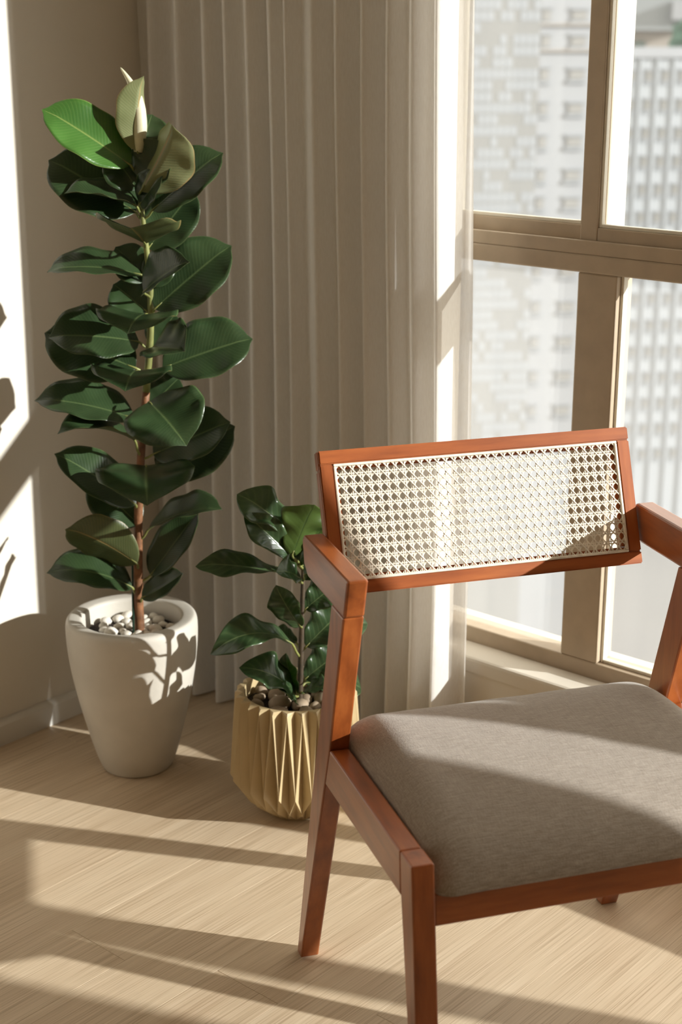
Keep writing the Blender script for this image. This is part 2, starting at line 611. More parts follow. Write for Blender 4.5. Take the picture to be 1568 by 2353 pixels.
F = M['frame']
G2 = 0.268                                         # underside of the glass
wbox('sill_board', -1.63, WX1, YB - 0.004, YW + 0.002, 0.205, 0.2385, M['wall'], 0.006)
wbox('bottom_rail', WX0, WX1, YW, 2.25, WZ0, G2, F, 0.003)
wbox('head_rail', WX0, WX1, YW, 2.25, WZ1 - 0.05, WZ1, F)
XA, XP1, XP2, XE = WX0 + 0.035, -0.583, 0.488, WX1 - 0.035
wbox('jamb', WX0, XA, YW, 2.25, G2, WZ1 - 0.05, F)
wbox('jamb', XE, WX1, YW, 2.25, G2, WZ1 - 0.05, F)
for xp, hw in ((XP1, 0.018), (XP2, 0.050)):
    wbox('post', xp - hw, xp + hw, YW, 2.243, G2, WZ1 - 0.05, F, 0.003)  # the thick post is unseen, shaped to cast a shadow band
# part with fixed panes under sliding sashes
X1 = XP1 - 0.018
wbox('transom', XA, X1, 2.197, 2.25, 0.962, 0.9925, F, 0.003)
wbox('track', XA, X1, 2.209, 2.25, 0.9925, 1.010, F, 0.001)
wbox('track_lip', XA, X1, 2.198, 2.206, 0.9925, 1.0155, F, 0.0015)
wbox('mullion', -1.3855, -1.3085, YW, 2.25, G2, 0.962, F, 0.003)
w = 0.006
for i, (x0, x1) in enumerate(((XA, -1.3855), (-1.3085, X1))):
    wbox('fixed_pane', x0 - 0.004, x1 + 0.004, 2.226, 2.230, G2 - 0.004, 0.966, M['glass_low'], 0)
    if i:
        wbox('glazing_bead', x0, x0 + w, 2.212, 2.226, G2, 0.962, M['bead'], 0.0015)
        wbox('glazing_bead', x0 + w, x1 - w, 2.212, 2.226, G2, G2 + w, M['bead'], 0.0015)
        wbox('glazing_bead', x1 - w, x1, 2.212, 2.226, G2, 0.962, M['bead'], 0.0015)
for i, (x0, x1) in enumerate(((XA, -1.354), (-1.390, X1))):
    y0, y1 = (2.2075, 2.226) if i else (2.230, 2.248)
    z0, z1 = 1.0105, WZ1 - 0.05
    sw = 0.034
    wbox('sash_stile', x0, x0 + sw, y0, y1, z0, z1, F)
    wbox('sash_stile', x1 - sw, x1, y0, y1, z0, z1, F)
    wbox('sash_rail', x0 + sw, x1 - sw, y0, y1, z0, 1.037, F)
    wbox('sash_rail', x0 + sw, x1 - sw, y0, y1, z1 - 0.03, z1, F)
    b = 0.006
    wbox('glazing_bead', x0 + sw, x0 + sw + b, y0 + 0.003, y0 + 0.012, 1.037, z1 - 0.03, M['bead'], 0.001)
    wbox('glazing_bead', x0 + sw + b, x1 - sw, y0 + 0.003, y0 + 0.012, 1.037, 1.037 + b, M['bead'], 0.001)
    ym = (y0 + y1) / 2 + 0.004
    wbox('sash_pane', x0 + sw - 0.003, x1 - sw + 0.003, ym, ym + 0.004, 1.034, z1 - 0.027, M['glass_up'], 0)
    if i:
        wbox('bright_band_strip', x0 + sw + 0.011, x0 + sw + 0.043, ym - 0.0016, ym - 0.0002, 1.040, z1 - 0.03, M['bright_band'], 0)  # added strip in place of the bright band beside the stile
# unseen tall lights further along; deep rail added to shade the seat
wbox('shade_rail', 0.06, XP2 - 0.05, 2.205, 2.221, 0.80, 0.985, F)
for x0, x1 in ((XP1 + 0.018, XP2 - 0.05), (XP2 + 0.05, XE)):
    wbox('tall_pane', x0 - 0.004, x1 + 0.004, 2.222, 2.226, G2 - 0.004, WZ1 - 0.046, M['glass_up'], 0)

# ------------------------------------------------------------------ outside
def facade(name, label, px0, px1, depth, nrm, top_py, mat, thick=8.0):
    """a tower whose facade goes through two pixel columns; returns its empty and a local frame"""
    base = at((px0 + px1) / 2, 70, depth)
    n = Vector((nrm[0], nrm[1], 0)).normalized()
    t = Vector((-n.y, n.x, 0))                     # to the right as seen from the room
    def hit(px):
        d = (at(px, 70, 1.0) - CAM)
        k = (base - CAM).dot(n) / d.dot(n)
        return (CAM + d * k - base).dot(t)
    u0, u1 = hit(px0), hit(px1)
    top = at((px0 + px1) / 2, top_py, depth).z
    root = tag(empty(name, (base.x, base.y, GROUND), math.atan2(t.y, t.x)), label, 'building')
    h = top - GROUND
    box('wall', u0, u1, 0.0, thick, 0, h, mat, root)
    return root, u0, u1, h, (lambda py: at((px0 + px1) / 2, py, depth).z - GROUND)


GROUND = -48.0
ground = box('ground', -260, 120, 8, 420, GROUND - 1, GROUND, M['paving'])
tag(ground, 'pale paved street far below the window', kind='structure')

tw, u0, u1, h, zz = facade('mosaic_tower', 'pale tower clad in a mosaic of white and beige tiles beside the curtain', 1010, 1243, 60.0, (0.75, -0.66), -160, M['tower_beige'])
rnd = random.Random(3)
row_h = 25.6 / FPX * 60
col_w = 15.2 / FPX * 60 / 0.97
tile_meshes = {}
nrow = int((zz(-30) - zz(1330)) / row_h)
placed = 0
far_bm = bmesh.new()
for r in range(nrow):
    zc = zz(-30) - (r + 0.5) * row_h
    c = u1 - 0.03
    dens = 0.62
    while c > u0 + col_w:
        run = rnd.choice((1, 1, 2, 1, 3))
        if rnd.random() < dens:
            for k in range(run):
                if c - col_w < u0:
                    break
                in_view = c > u0 + (u1 - u0) * 0.30
                if in_view and placed < 300:
                    if 'a' not in tile_meshes:
                        t0 = box('tile', -col_w * 0.45, col_w * 0.45, -0.02, 0.0, -row_h * 0.42, row_h * 0.42, M['tile_white'], tw, 0.01, 1)
                        tile_meshes['a'] = t0.data
                    else:
                        t0 = bpy.data.objects.new('tile', tile_meshes['a'])
                        C.objects.link(t0)
                        t0.parent = tw
                    t0.location = (c - col_w / 2, 0, zc)
                    placed += 1
                else:
                    bm_box(far_bm, c - col_w * 0.95, c - col_w * 0.05, -0.05, 0.0, zc - row_h * 0.42, zc + row_h * 0.42)
                c -= col_w
        else:
            c -= col_w * run
if far_bm.verts:
    tag(bm_obj('tile_field', far_bm, M['tile_white'], tw), kind='stuff')
else:
    far_bm.free()


def window_grid(root, mesh_key, cols, rows, w, hgt, pane, depth_in=0.25):
    fr = None
    for zc in rows:
        for uc in cols:
            if fr is None:
                bm = bmesh.new()
                bm_box(bm, -w / 2, w / 2, -0.12, 0.02, -hgt / 2, hgt / 2)
                me = bpy.data.meshes.new('window')
                bmesh.ops.recalc_face_normals(bm, faces=bm.faces)
                bm.to_mesh(me)
                bm.free()
                me.materials.append(pane)
                bm = bmesh.new()
                bm_box(bm, -w / 2 - 0.15, w / 2 + 0.15, -0.16, 0.02, -hgt / 2 - 0.28, -hgt / 2 - 0.05)
                bm_box(bm, -w / 2 - 0.15, w / 2 + 0.15, -0.14, 0.02, hgt / 2 + 0.05, hgt / 2 + 0.2)
                ms = bpy.data.meshes.new('window_ledge')
                bmesh.ops.recalc_face_normals(bm, faces=bm.faces)
                bm.to_mesh(ms)
                bm.free()
                ms.materials.append(M['tile_white'])
                fr = (me, ms)
            o = bpy.data.objects.new('window', fr[0])
            C.objects.link(o)
            o.parent = root
            o.location = (uc, 0, zc)
            s = bpy.data.objects.new('ledge', fr[1])
            C.objects.link(s)
            s.parent = o


D2 = 105.0
tw2, u0, u1, h, zz = facade('balcony_block', 'plain off-white apartment block between the tiled tower and the window mullion', 1236, 1402, D2, (0.72, -0.70), -140, M['tower_white'], 12)
pxm = D2 / FPX
rows = [zz(y) for y in (35, 95, 172, 252, 331, 412, 480, 560, 650, 740, 830, 920, 1010, 1100)]
cols = [u0 + 20 * pxm, u0 + 96 * pxm]
window_grid(tw2, 'b', cols[:1], rows, 18 * pxm, 24 * pxm, M['pane_pale'])
window_grid(tw2, 'c', cols[1:], rows, 34 * pxm, 20 * pxm, M['pane_pale'])
for zc in rows[:2]:
    box('string_course', u0, u1, -0.25, 0.02, zc - 22 * pxm, zc - 18 * pxm, M['tan'], tw2)

D3 = 140.0
tw3, u0, u1, h, zz = facade('gridded_tower', 'white office block with rows of small dark windows at the picture edge', 1396, 1700, D3, (0.74, -0.67), 116, M['tower_grey'], 16)
pxm = D3 / FPX
cols = [u0 + (k * 40 + 24) * pxm for k in range(7)]
rows = [zz(175 + 68 * k) for k in range(15)]
window_grid(tw3, 'd', cols, rows, 15 * pxm, 22 * pxm, M['pane_far'])
for k in range(8):
    uc = u0 + (k * 40 + 4) * pxm
    box('pier', uc - 3 * pxm, uc + 3 * pxm, -0.2, 0.02, 0, h - 18 * pxm, M['tower_grey'], tw3)
box('parapet', u0, u1, -0.3, 0.4, h - 16 * pxm, h + 0.3, M['tower_white'], tw3)

D4 = 200.0
r4, u0, u1, h, zz = facade('low_house', 'tan low building with a dark opening behind the office block parapet', 1400, 1556, D4, (0.6, -0.8), 64, M['tan'], 10)
pxm = D4 / FPX
box('opening', u0 + 58 * pxm, u0 + 84 * pxm, -0.4, 0.02, zz(118), zz(93), M['dark'], r4)
box('eaves', u0 - 1, u1 + 1, -1.4, 10, zz(70), zz(62), M['roof_grey'], r4)
D5 = 300.0
r5, u0, u1, h, zz = facade('grey_slab', 'large grey slab building highest behind the tan house', 1380, 1700, D5, (0.6, -0.8), -90, M['roof_grey'], 20)
box('lift_house', u0 + 158 * D5 / FPX, u1, -3.0, 0.0, zz(46), zz(4), M['tower_white'], r5)
# a tree beside the low house
tp = at(1590, 88, 190.0)
tr = tag(empty('far_tree', (tp.x, tp.y, GROUND)), 'dark green tree top at the right edge beside the tan building', 'tree')
vs, fs = tube([(0, 0, 0), (0.2, 0, 22), (0, 0.2, tp.z - GROUND - 1)], [0.9, 0.7, 0.4], 8)
mesh_obj('trunk', vs, fs, M['bark'], tr)
bm = bmesh.new()
bmesh.ops.create_icosphere(bm, subdivisions=4, radius=1.0)
for v in bm.verts:
    d = v.co.normalized()
    k = 2.4 * (1 + 0.35 * noise.noise(d * 2.2) + 0.18 * noise.noise(d * 7))
    v.co = Vector((d.x * k, d.y * k, d.z * k * 1.15 + tp.z - GROUND))
bm_obj('crown', bm, M['tree_far'], tr)

# ------------------------------------------------------------------ the curtain
def curtain(x0, x1, label, seed, nx):
    nz = 40
    vs, fs = [], []
    rnd = random.Random(seed)
    # fold centres of irregular spacing
    folds = []
    x = x0
    while x < x1 + 0.08:
        far = (x - x0) / (x1 - x0)
        w = rnd.uniform(0.036, 0.088) if far < 0.62 else rnd.uniform(0.042, 0.062)
        folds.append((x, w, w * rnd.uniform(0.22, 0.36) + (0.006 if far > 0.66 else 0.0)))
        x += w
    def prof(x, z):
        sway = 0.006 * math.sin(z * 1.7 + 0.5) + 0.004 * math.sin(z * 4.1 + x * 9)
        xx = x + sway * 0.5
        y = 0.0
        for q, (cx, w, a) in enumerate(folds):
            if cx <= xx < cx + w:
                t = (xx - cx) / w
                prev = folds[q - 1][2] if q else a
                amp = prev + (a - prev) * min(1.0, t * 1.6)
                ph = 2 * math.pi * t
                y = amp * (math.sin(ph) + 0.22 * math.sin(2 * ph) + 0.10 * math.sin(3 * ph))
                break
        low = max(0.0, 1 - z / 0.9)
        return y * (1 + 0.35 * low) + 0.006 * noise.noise(Vector((x * 6, z * 1.3, 0)))
    for j in range(nz + 1):
        z = 0.006 + (2.56 - 0.006) * j / nz
        for i in range(nx + 1):
            t = i / nx
            x = x0 + (x1 - x0) * t
            lean = 0.018 * max(0.0, (t - 0.7) / 0.3) * (1 - z / 2.56)   # right edge falls a little outward
            yc = 2.060 + 0.014 * t + 0.046 * max(0.0, (t - 0.95) / 0.05)
            vs.append((x + lean + 0.01 * t * math.sin(z * 3.0), min(yc + prof(x, z), 2.120), z))
    for j in range(nz):
        for i in range(nx):
            a = j * (nx + 1) + i
            fs.append((a, a + 1, a + nx + 2, a + nx + 1))
    o = mesh_obj('sheer_curtain', vs, fs, M['sheer'], smooth=True)
    tag(o, label, 'curtain')
    # stitched hem along the bottom
    vh = []
    for j in (0, 1):
        z = 0.007 + 0.055 * j
        for i in range(nx + 1):
            p = vs[i]
            q = vs[nx + 1 + i]
            k = (z - p[2]) / (q[2] - p[2])
            vh.append((p[0] + (q[0] - p[0]) * k, p[1] + (q[1] - p[1]) * k - 0.0012, z))
    fh = [(i, i + 1, nx + 2 + i, nx + 1 + i) for i in range(nx)]
    mesh_obj('hem', vh, fh, M['sheer'], o, smooth=True)
    return o


curtain(XL + 0.004, -1.550, 'floor-length off-white sheer curtain gathered in vertical folds behind the plants', 11, 330)

# ------------------------------------------------------------------ the armchair
TH = 1.0125
chair = tag(empty('armchair', (-1.3667, 1.4765, 0), TH), 'reddish wooden armchair with a cane back and grey-beige seat', 'chair')
CW, CT = 0.5331, 0.0285                         # outer width, thickness of the side frames


def side_part(name, l0, l1, prof, mat, bev=0.003):
    """prism from a side profile in (forward, height)"""
    bm = bmesh.new()
    a = [bm.verts.new((l0, -s, z)) for s, z in prof]
    b = [bm.verts.new((l1, -s, z)) for s, z in prof]
    n = len(prof)
    bm.faces.new(a)
    bm.faces.new(b[::-1])
    for i in range(n):
        j = (i + 1) % n
        bm.faces.new((a[j], a[i], b[i], b[j]))
    bmesh.ops.recalc_face_normals(bm, faces=bm.faces)
    bmesh.ops.bevel(bm, geom=list(bm.edges), offset=bev, segments=2, profile=0.5, affect='EDGES')
    return bm_obj(name, bm, mat, chair)


def front(z):                                    # front edge of the slanting rear leg
    return 0.0 + 0.367 * z if z < 0.425 else 0.156 + (z - 0.425) * (0.0805 / 0.27)


def back(z):
    pts = [(0, -0.021), (0.3, 0.063), (0.451, 0.110), (0.64, 0.166)]
    for (za, sa), (zb, sb) in zip(pts, pts[1:]):
        if z <= zb:
            return sa + (sb - sa) * (z - za) / (zb - za)
    return 0.166


ARM_B, ARM_T = 0.638, 0.694
for l0 in (0.0, CW - CT):
    l1 = l0 + CT
    leg = [(front(0), 0), (front(0.2), 0.2), (front(0.425), 0.425), (front(ARM_B), ARM_B), (back(ARM_B), ARM_B), (back(0.451), 0.451), (back(0.3), 0.3), (back(0), 0)]
    side_part('rear_leg', l0, l1, leg, M['wood_z'], 0.0025)
    arm = [(0.2375, ARM_T), (0.2215, ARM_B + 0.0004), (0.166, ARM_B + 0.0004), (0.052, 0.637), (0.034, 0.650), (0.026, 0.684), (0.034, 0.6915)]
    side_part('armrest', l0, l1, arm, M['wood_y'], 0.0035)
    rail = [(front(0.424) + 0.0003, 0.4235), (0.4455, 0.4315), (0.4505, 0.374), (front(0.362) + 0.0003, 0.362)]
    side_part('side_rail', l0 + 0.0004, l1 - 0.0004, rail, M['wood_y'], 0.0025)
    fl = [(0.4465, 0.432), (0.488, 0.4335), (0.513, 0.22), (0.535, 0.0), (0.509, 0.0), (0.481, 0.215), (0.4515, 0.374)]
    side_part('front_leg', l0, l1, fl, M['wood_z'], 0.0025)
L0, L1 = CT + 0.0005, CW - CT - 0.0005
side_part('front_rail', L0, L1, [(0.4620, 0.392), (0.4880, 0.392), (0.4880 + 0.004, 0.352), (0.466, 0.352)], M['wood_x'], 0.002)
side_part('rear_rail', L0, L1, [(0.120, 0.418), (0.144, 0.418), (0.126, 0.366), (0.102, 0.366)], M['wood_x'], 0.002)

# seat cushion: a domed upholstered pad
def cushion():
    nl, ns = 44, 40
    la, lb = CT + 0.003, CW - CT - 0.003
    top = [(0.100, 0.418), (0.104, 0.434), (0.118, 0.449), (0.145, 0.460), (0.19, 0.467), (0.26, 0.469), (0.33, 0.465), (0.40, 0.455), (0.45, 0.441), (0.48, 0.424), (0.496, 0.406), (0.4995, 0.394)]
    sm = spline([(a, b, 0) for a, b in top], 4)
    vs, fs = [], []
    ntop = len(sm)
    for i in range(nl + 1):
        t = i / nl
        # rounder spacing towards the sides
        tt = 0.5 - 0.5 * math.cos(math.pi * t)
        l = la + (lb - la) * tt
        e = min(tt, 1 - tt) * 2
        k = 1 - (1 - min(e / 0.24, 1)) ** 2.6
        for p in sm:
            s, z = p.x, p.y
            base = 0.412 if s < 0.45 else 0.392
            zz_ = base - 0.004 + (z - base + 0.004) * (0.42 + 0.58 * k)
            zz_ += 0.0012 * noise.noise(Vector((l * 22, s * 22, 3)))
            # corners pulled in
            c = 1 - (1 - min(e / 0.10, 1)) ** 2
            if s > 0.40:
                s = 0.40 + (s - 0.40) * (0.86 + 0.14 * c)
            if s < 0.16:
                s = 0.16 - (0.16 - s) * (0.80 + 0.20 * c)
            vs.append((l, -s, zz_))
    for i in range(nl):
        for j in range(ntop - 1):
            a = i * ntop + j
            fs.append((a, a + 1, a + ntop + 1, a + ntop))
    nb = len(vs)
    # underside
    for i in range(nl + 1):
        for j in (0, ntop - 1):
            v = vs[i * ntop + j]
            vs.append((v[0], v[1], 0.394 if j else 0.405))
    for i in range(nl):
        a, b = nb + 2 * i, nb + 2 * i + 2
        fs.append((a, b, b + 1, a + 1))
        fs.append((i * ntop, (i + 1) * ntop, b, a))
        fs.append((i * ntop + ntop - 1, a + 1, b + 1, (i + 1) * ntop + ntop - 1))
    for i in (0, nl):
        fs.append(tuple(i * ntop + j for j in range(ntop)) + (nb + 2 * i + 1, nb + 2 * i))
    o = mesh_obj('seat_cushion', vs, fs, M['fabric'], chair)
    bm = bmesh.new()
    bm.from_mesh(o.data)
    bmesh.ops.recalc_face_normals(bm, faces=bm.faces)
    for f in bm.faces:
        f.smooth = True
    bm.to_mesh(o.data)
    bm.free()
    return tag(o, 'grey-beige woven seat cushion')


cushion()

# backrest: frame, cane and spline in a tilted plane
bk = empty('backrest', parent=chair)
top_p, bot_p = Vector((0, 0.0009, 0.7983)), Vector((0, -0.072, 0.6118))
bup = (top_p - bot_p).normalized()
bout = Vector((0, -bup.z, bup.y)).normalized()   # towards the front of the chair
BH = (top_p - bot_p).length
BA, BB = 0.0315, 0.5015
bk.matrix_local = Matrix((Vector((1, 0, 0)), -bout, bup)).transposed().to_4x4()
bk.location = (0, bot_p.y, bot_p.z)              # local: x across, y backwards, z up the slope, front face at y = 0
TK = 0.023
R1, R2, RS = 0.019, 0.018, 0.0195                # widths of top rail, bottom rail and stiles
REB = 0.008                                      # the cane lies in a rebate this wide


def bframe(name, x0, x1, z0, z1, cx0, cx1, cz0, cz1, mat):
    """front strip, and a wider strip behind the rebate (c* = how far it goes on behind the cane)"""
    bm = bmesh.new()
    bm_box(bm, x0, x1, 0, 0.006, z0, z1)
    bm_box(bm, x0 - cx0, x1 + cx1, 0.0055, TK, z0 - cz0, z1 + cz1)
    bmesh.ops.bevel(bm, geom=list(bm.edges), offset=0.0016, segments=2, affect='EDGES')
    return bm_obj(name, bm, mat, bk)


bframe('top_rail', BA, BB, BH - R1, BH, 0, 0, REB, 0, M['wood_x'])
bframe('bottom_rail', BA, BB, 0, R2, 0, 0, 0, REB, M['wood_x'])
bframe('stile', BA, BA + RS, R2 + 0.0003, BH - R1 - 0.0003, 0, REB, -REB, -REB, M['wood_z'])
bframe('stile', BB - RS, BB, R2 + 0.0003, BH - R1 - 0.0003, REB, 0, -REB, -REB, M['wood_z'])

# cane webbing: pairs of uprights and cross strands with diagonals between the holes
cx0, cx1, cz0, cz1 = BA + RS + 0.002, BB - RS - 0.002, R2 + 0.002, BH - R1 - 0.002
px, pz = (cx1 - cx0) / 34.0, (cz1 - cz0) / 11.0
cbm_v, cbm_f = [], []


def strand(pts, wdir, w, th):
    n0 = len(cbm_v)
    for p in pts:
        for a, c in ((-1, -1), (1, -1), (1, 1), (-1, 1)):
            k = 1.0 if c > 0 else 0.72
            cbm_v.append((p[0] + wdir[0] * a * w / 2 * k, p[1] + c * th / 2, p[2] + wdir[1] * a * w / 2 * k))
    for i in range(len(pts) - 1):
        for k in range(4):
            cbm_f.append((n0 + 4 * i + k, n0 + 4 * i + (k + 1) % 4, n0 + 4 * i + 4 + (k + 1) % 4, n0 + 4 * i + 4 + k))


YC = 0.0030
G = 0.0015
for i in range(0, 35):
    for sgn in (-1, 1):
        x = cx0 + i * px + sgn * G
        if not cx0 < x < cx1:
            continue
        pts = []
        n = 44
        for k in range(n + 1):
            z = cz0 + (cz1 - cz0) * k / n
            pts.append((x, YC + 0.0004 * sgn * math.cos(math.pi * (z - cz0) / pz * 2), z))
        strand(pts, (1, 0), 0.00175, 0.0005)
for j in range(0, 12):
    for sgn in (-1, 1):
        z = cz0 + j * pz + sgn * G
        if not cz0 < z < cz1:
            continue
        pts = []
        n = 136
        for k in range(n + 1):
            x = cx0 + (cx1 - cx0) * k / n
            pts.append((x, YC - 0.0004 * sgn * math.cos(math.pi * (x - cx0) / px * 2), z))
        strand(pts, (0, 1), 0.00175, 0.0005)
# holes sit at ((i + .5) px, (j + .5) pz); diagonals run at x/px +- z/pz = whole numbers + .5
for dirn in (1, -1):
    for k in range(-14, 60):
        c = k + 0.5
        # x/px = c + dirn * z/pz
        zs = [cz0 + (cz1 - cz0) * q / 44 for q in range(45)]
        pts = []
        for z in zs:
            x = cx0 + px * (c - (0 if dirn > 0 else 0) + dirn * (z - cz0) / pz)
            if cx0 - 1e-6 <= x <= cx1 + 1e-6:
                y = YC + (-0.0009 if dirn < 0 else 0.0006) + 0.0003 * math.sin(2 * math.pi * (z - cz0) / pz)
                pts.append((x, y, z))
        if len(pts) > 1:
            d = Vector((dirn * px, pz)).normalized()
            strand(pts, (d.y, -d.x), 0.0019, 0.0005)
cane = mesh_obj('cane_webbing', cbm_v, cbm_f, M['cane'], bk)
tag(cane, 'pale woven cane with octagonal holes', kind='stuff')
# spline cord pressed round the edge of the cane
for nm, x0, x1, z0, z1 in (('spline', cx0 - 0.0018, cx1 + 0.0018, cz1 - 0.002, cz1 + 0.0018), ('spline', cx0 - 0.0018, cx1 + 0.0018, cz0 - 0.0018, cz0 + 0.002), ('spline', cx0 - 0.0018, cx0 + 0.002, cz0 + 0.002, cz1 - 0.002), ('spline', cx1 - 0.002, cx1 + 0.0018, cz0 + 0.002, cz1 - 0.002)):
    box(nm, x0, x1, 0.0, 0.0052, z0, z1, M['cane'], bk, 0.0011, 2)

# ------------------------------------------------------------------ the tall white pot
POT = Vector((-2.043, 1.749, 0))
prof = [(0.060, 0.0), (0.0665, 0.002), (0.071, 0.012), (0.079, 0.035), (0.0895, 0.075), (0.1005, 0.12), (0.110, 0.165), (0.1175, 0.21), (0.1218, 0.25), (0.1232, 0.28), (0.1222, 0.297), (0.1185, 0.3045), (0.1125, 0.3065), (0.098, 0.3055), (0.0935, 0.303), (0.0915, 0.297), (0.0895, 0.262), (0.0885, 0.258)]
sm = spline([(r, z, 0) for r, z in prof], 3)
vs, fs = lathe([(p.x, p.y) for p in sm], 72)
fs.append(tuple((len(sm) - 1) * 72 + k for k in range(72)))
pot = mesh_obj('planter', vs, fs, M['stone'], smooth=True)
pot.location = POT
tag(pot, 'tall tapered off-white stone planter holding the rubber plant', 'planter')


def mound(name, r, z, mat, loc, label, seed):
    vs, fs = [], []
    nr, na = 12, 40
    vs.append((0, 0, z + 0.004))
    for i in range(1, nr + 1):
        for k in range(na):
            t = 2 * math.pi * k / na
            rr = r * i / nr
            vs.append((rr * math.cos(t), rr * math.sin(t), z + 0.004 * noise.noise(Vector((rr * 70 * math.cos(t), rr * 70 * math.sin(t), seed)))))
    for k in range(na):
        fs.append((0, 1 + k, 1 + (k + 1) % na))
    for i in range(nr - 1):
        for k in range(na):
            a, b = 1 + i * na, 1 + (i + 1) * na
            fs.append((a + k, b + k, b + (k + 1) % na, a + (k + 1) % na))
    o = mesh_obj(name, vs, fs, mat, smooth=True)
    o.location = loc
    return tag(o, label, 'soil', kind='stuff')


mound('potting_soil', 0.0885, 0.270, M['soil'], POT, 'dark soil inside the tall white planter', 2.0)

# pebbles
def pebble_meshes(mat, n, seed):
    out = []
    for q in range(n):
        bm = bmesh.new()
        bmesh.ops.create_icosphere(bm, subdivisions=2, radius=1.0)
        for v in bm.verts:
            d = v.co.normalized()
            v.co = d * (1 + 0.22 * noise.noise(d * 1.3 + Vector((seed + q * 3.1, 0, 0))))
            v.co.z *= 0.72
            v.co.x *= 1.15
        for f in bm.faces:
            f.smooth = True
        me = bpy.data.meshes.new('pebble')
        bm.to_mesh(me)
        bm.free()
        me.materials.append(mat)
        out.append(me)
    return out


def scatter_pebbles(name, label, group, mat, loc, z, r_out, r_in, count, rmin, rmax, seed, keep):
    rnd = random.Random(seed)
    ms = pebble_meshes(mat, 5, seed)
    done = []
    tries = 0
    while len(done) < count and tries < 6000:
        tries += 1
        a, rr = rnd.uniform(0, 2 * math.pi), r_out * math.sqrt(rnd.random())
        s = rnd.uniform(rmin, rmax)
        p = (rr * math.cos(a), rr * math.sin(a))
        if rr + s * 1.15 > r_out or rr < r_in or not keep(p):
            continue
        if any((p[0] - q[0]) ** 2 + (p[1] - q[1]) ** 2 < ((s + q[2]) * 0.92) ** 2 for q in done):
            continue
        done.append((p[0], p[1], s))
        o = bpy.data.objects.new(name, rnd.choice(ms))
        C.objects.link(o)
        o.location = (loc[0] + p[0], loc[1] + p[1], z + s * 0.45)
        o.rotation_euler = (rnd.uniform(-0.3, 0.3), rnd.uniform(-0.3, 0.3), rnd.uniform(0, 6.28))
        o.scale = (s, s, s)
        tag(o, label, 'pebble', group)


scatter_pebbles('white_pebble', 'small white pebble on the soil of the tall white planter', 'white pebbles in the tall planter', M['pebble_white'], POT, 0.272, 0.0885, 0.017, 46, 0.0085, 0.0135, 5,
                lambda p: not (p[0] * RT.x + p[1] * RT.y < -0.058))

# ------------------------------------------------------------------ leaves
def leaf(parent, B, T, w, n, fold, arch, mats, shape='rubber', wave=0.0, cup=0.0, petiole_from=None, seed=0, twist=0.0):
    """closed two-sided blade from base B to tip T (parent space); n = direction the upper side faces"""
    B, T, n = Vector(B), Vector(T), Vector(n)
    ax = T - B
    Ln = ax.length
    a = ax / Ln
    n = (n - a * n.dot(a)).normalized()
    s = a.cross(n).normalized()
    nv, nu = 26, 10
    th = 0.0009
    vs, uvs, fs, fm = [], [], [], []

    def half(v):
        if shape == 'rubber':
            q = min(v / 0.97, 1.0)
            k = max(0.0, 1 - abs(2 * q ** 1.08 - 1) ** 2.25) ** 0.58
            k = max(k, 0.05 * max(0.0, 1 - v) / 0.05 if v > 0.95 else 0.0)
            return max(k, 0.02 if v < 0.02 else 0.0) * 0.5
        if shape == 'fig':
            k = (0.62 * max(0.0, math.sin(math.pi * v ** 0.8)) ** 0.6 + 0.42 * math.exp(-((v - 0.70) / 0.22) ** 2)) if 0 < v < 1 else 0
            if v > 0.93:
                k *= max(0.0, 1 - ((v - 0.93) / 0.07) ** 2) ** 0.5
            return max(k, 0.03 if v < 0.05 else 0.0) * 0.5
        k = max(0.0, math.sin(math.pi * v ** 0.55)) ** 0.8
        return k * 0.5
    for side in (0, 1):
        for i in range(nv + 1):
            v = i / nv
            hw = half(v) * w
            bend = arch * Ln * 4 * v * (1 - v)
            droop = -0.03 * Ln * max(0, v - 0.85) / 0.15 if shape != 'bud' else 0
            tw_ = twist * (v - 0.3)
            ss = s * math.cos(tw_) + n * math.sin(tw_)
            nn = n * math.cos(tw_) - s * math.sin(tw_)
            mid = B + ax * v + n * (bend + droop)
            for j in range(nu + 1):
                u = j / nu * 2 - 1
                fa = fold
                off = abs(u) * hw
                p = mid + ss * (math.copysign(off, u) * math.cos(fa)) + nn * (off * math.sin(fa) + cup * hw * u * u)
                if wave:
                    p += nn * (wave * abs(u) ** 1.5 * hw * math.sin(v * 17 + seed * 2.3 + (1.7 if u > 0 else 0)))
                p += nn * (th / 2 if side == 0 else -th / 2) * (1 - abs(u) ** 4 * 0.9)
                vs.append(p)
                uvs.append((j / nu, v))
    W = nu + 1
    N = (nv + 1) * W
    for i in range(nv):
        for j in range(nu):
            q = i * W + j
            fs.append((q, q + W, q + W + 1, q + 1))
            fm.append(0)
            fs.append((N + q, N + q + 1, N + q + W + 1, N + q + W))
            fm.append(1)
    for i in range(nv):
        for j in (0, nu):
            q = i * W + j
            f = (q, q + W, N + q + W, N + q)
            fs.append(f if j else f[::-1])
            fm.append(1)
    if petiole_from is not None:
        P = Vector(petiole_from)
        tv, tf = tube(spline([P, (P + B) / 2 - n * 0.003, B, B + ax * 0.10 + n * (arch * Ln * 0.36)], 3), [0.0024] * 6 + [0.0021, 0.0016, 0.0012, 0.0008], 6)
        o0 = len(vs)
        vs += tv
        uvs += [(0.5, 0.5)] * len(tv)
        for f in tf:
            fs.append(tuple(o0 + k for k in f))
            fm.append(2)
    o = mesh_obj('leaf', vs, fs, None, parent, True, list(mats) + [M['stem_green']], fm, uvs)
    return o


RP = POT + Vector((0, 0, 0.270))
plant = tag(empty('rubber_plant', RP), 'tall rubber plant with broad dark glossy leaves by the side wall', 'plant')


def sdepth(y):
    return 2.85 - (1440 - y) * (0.28 / 1100)


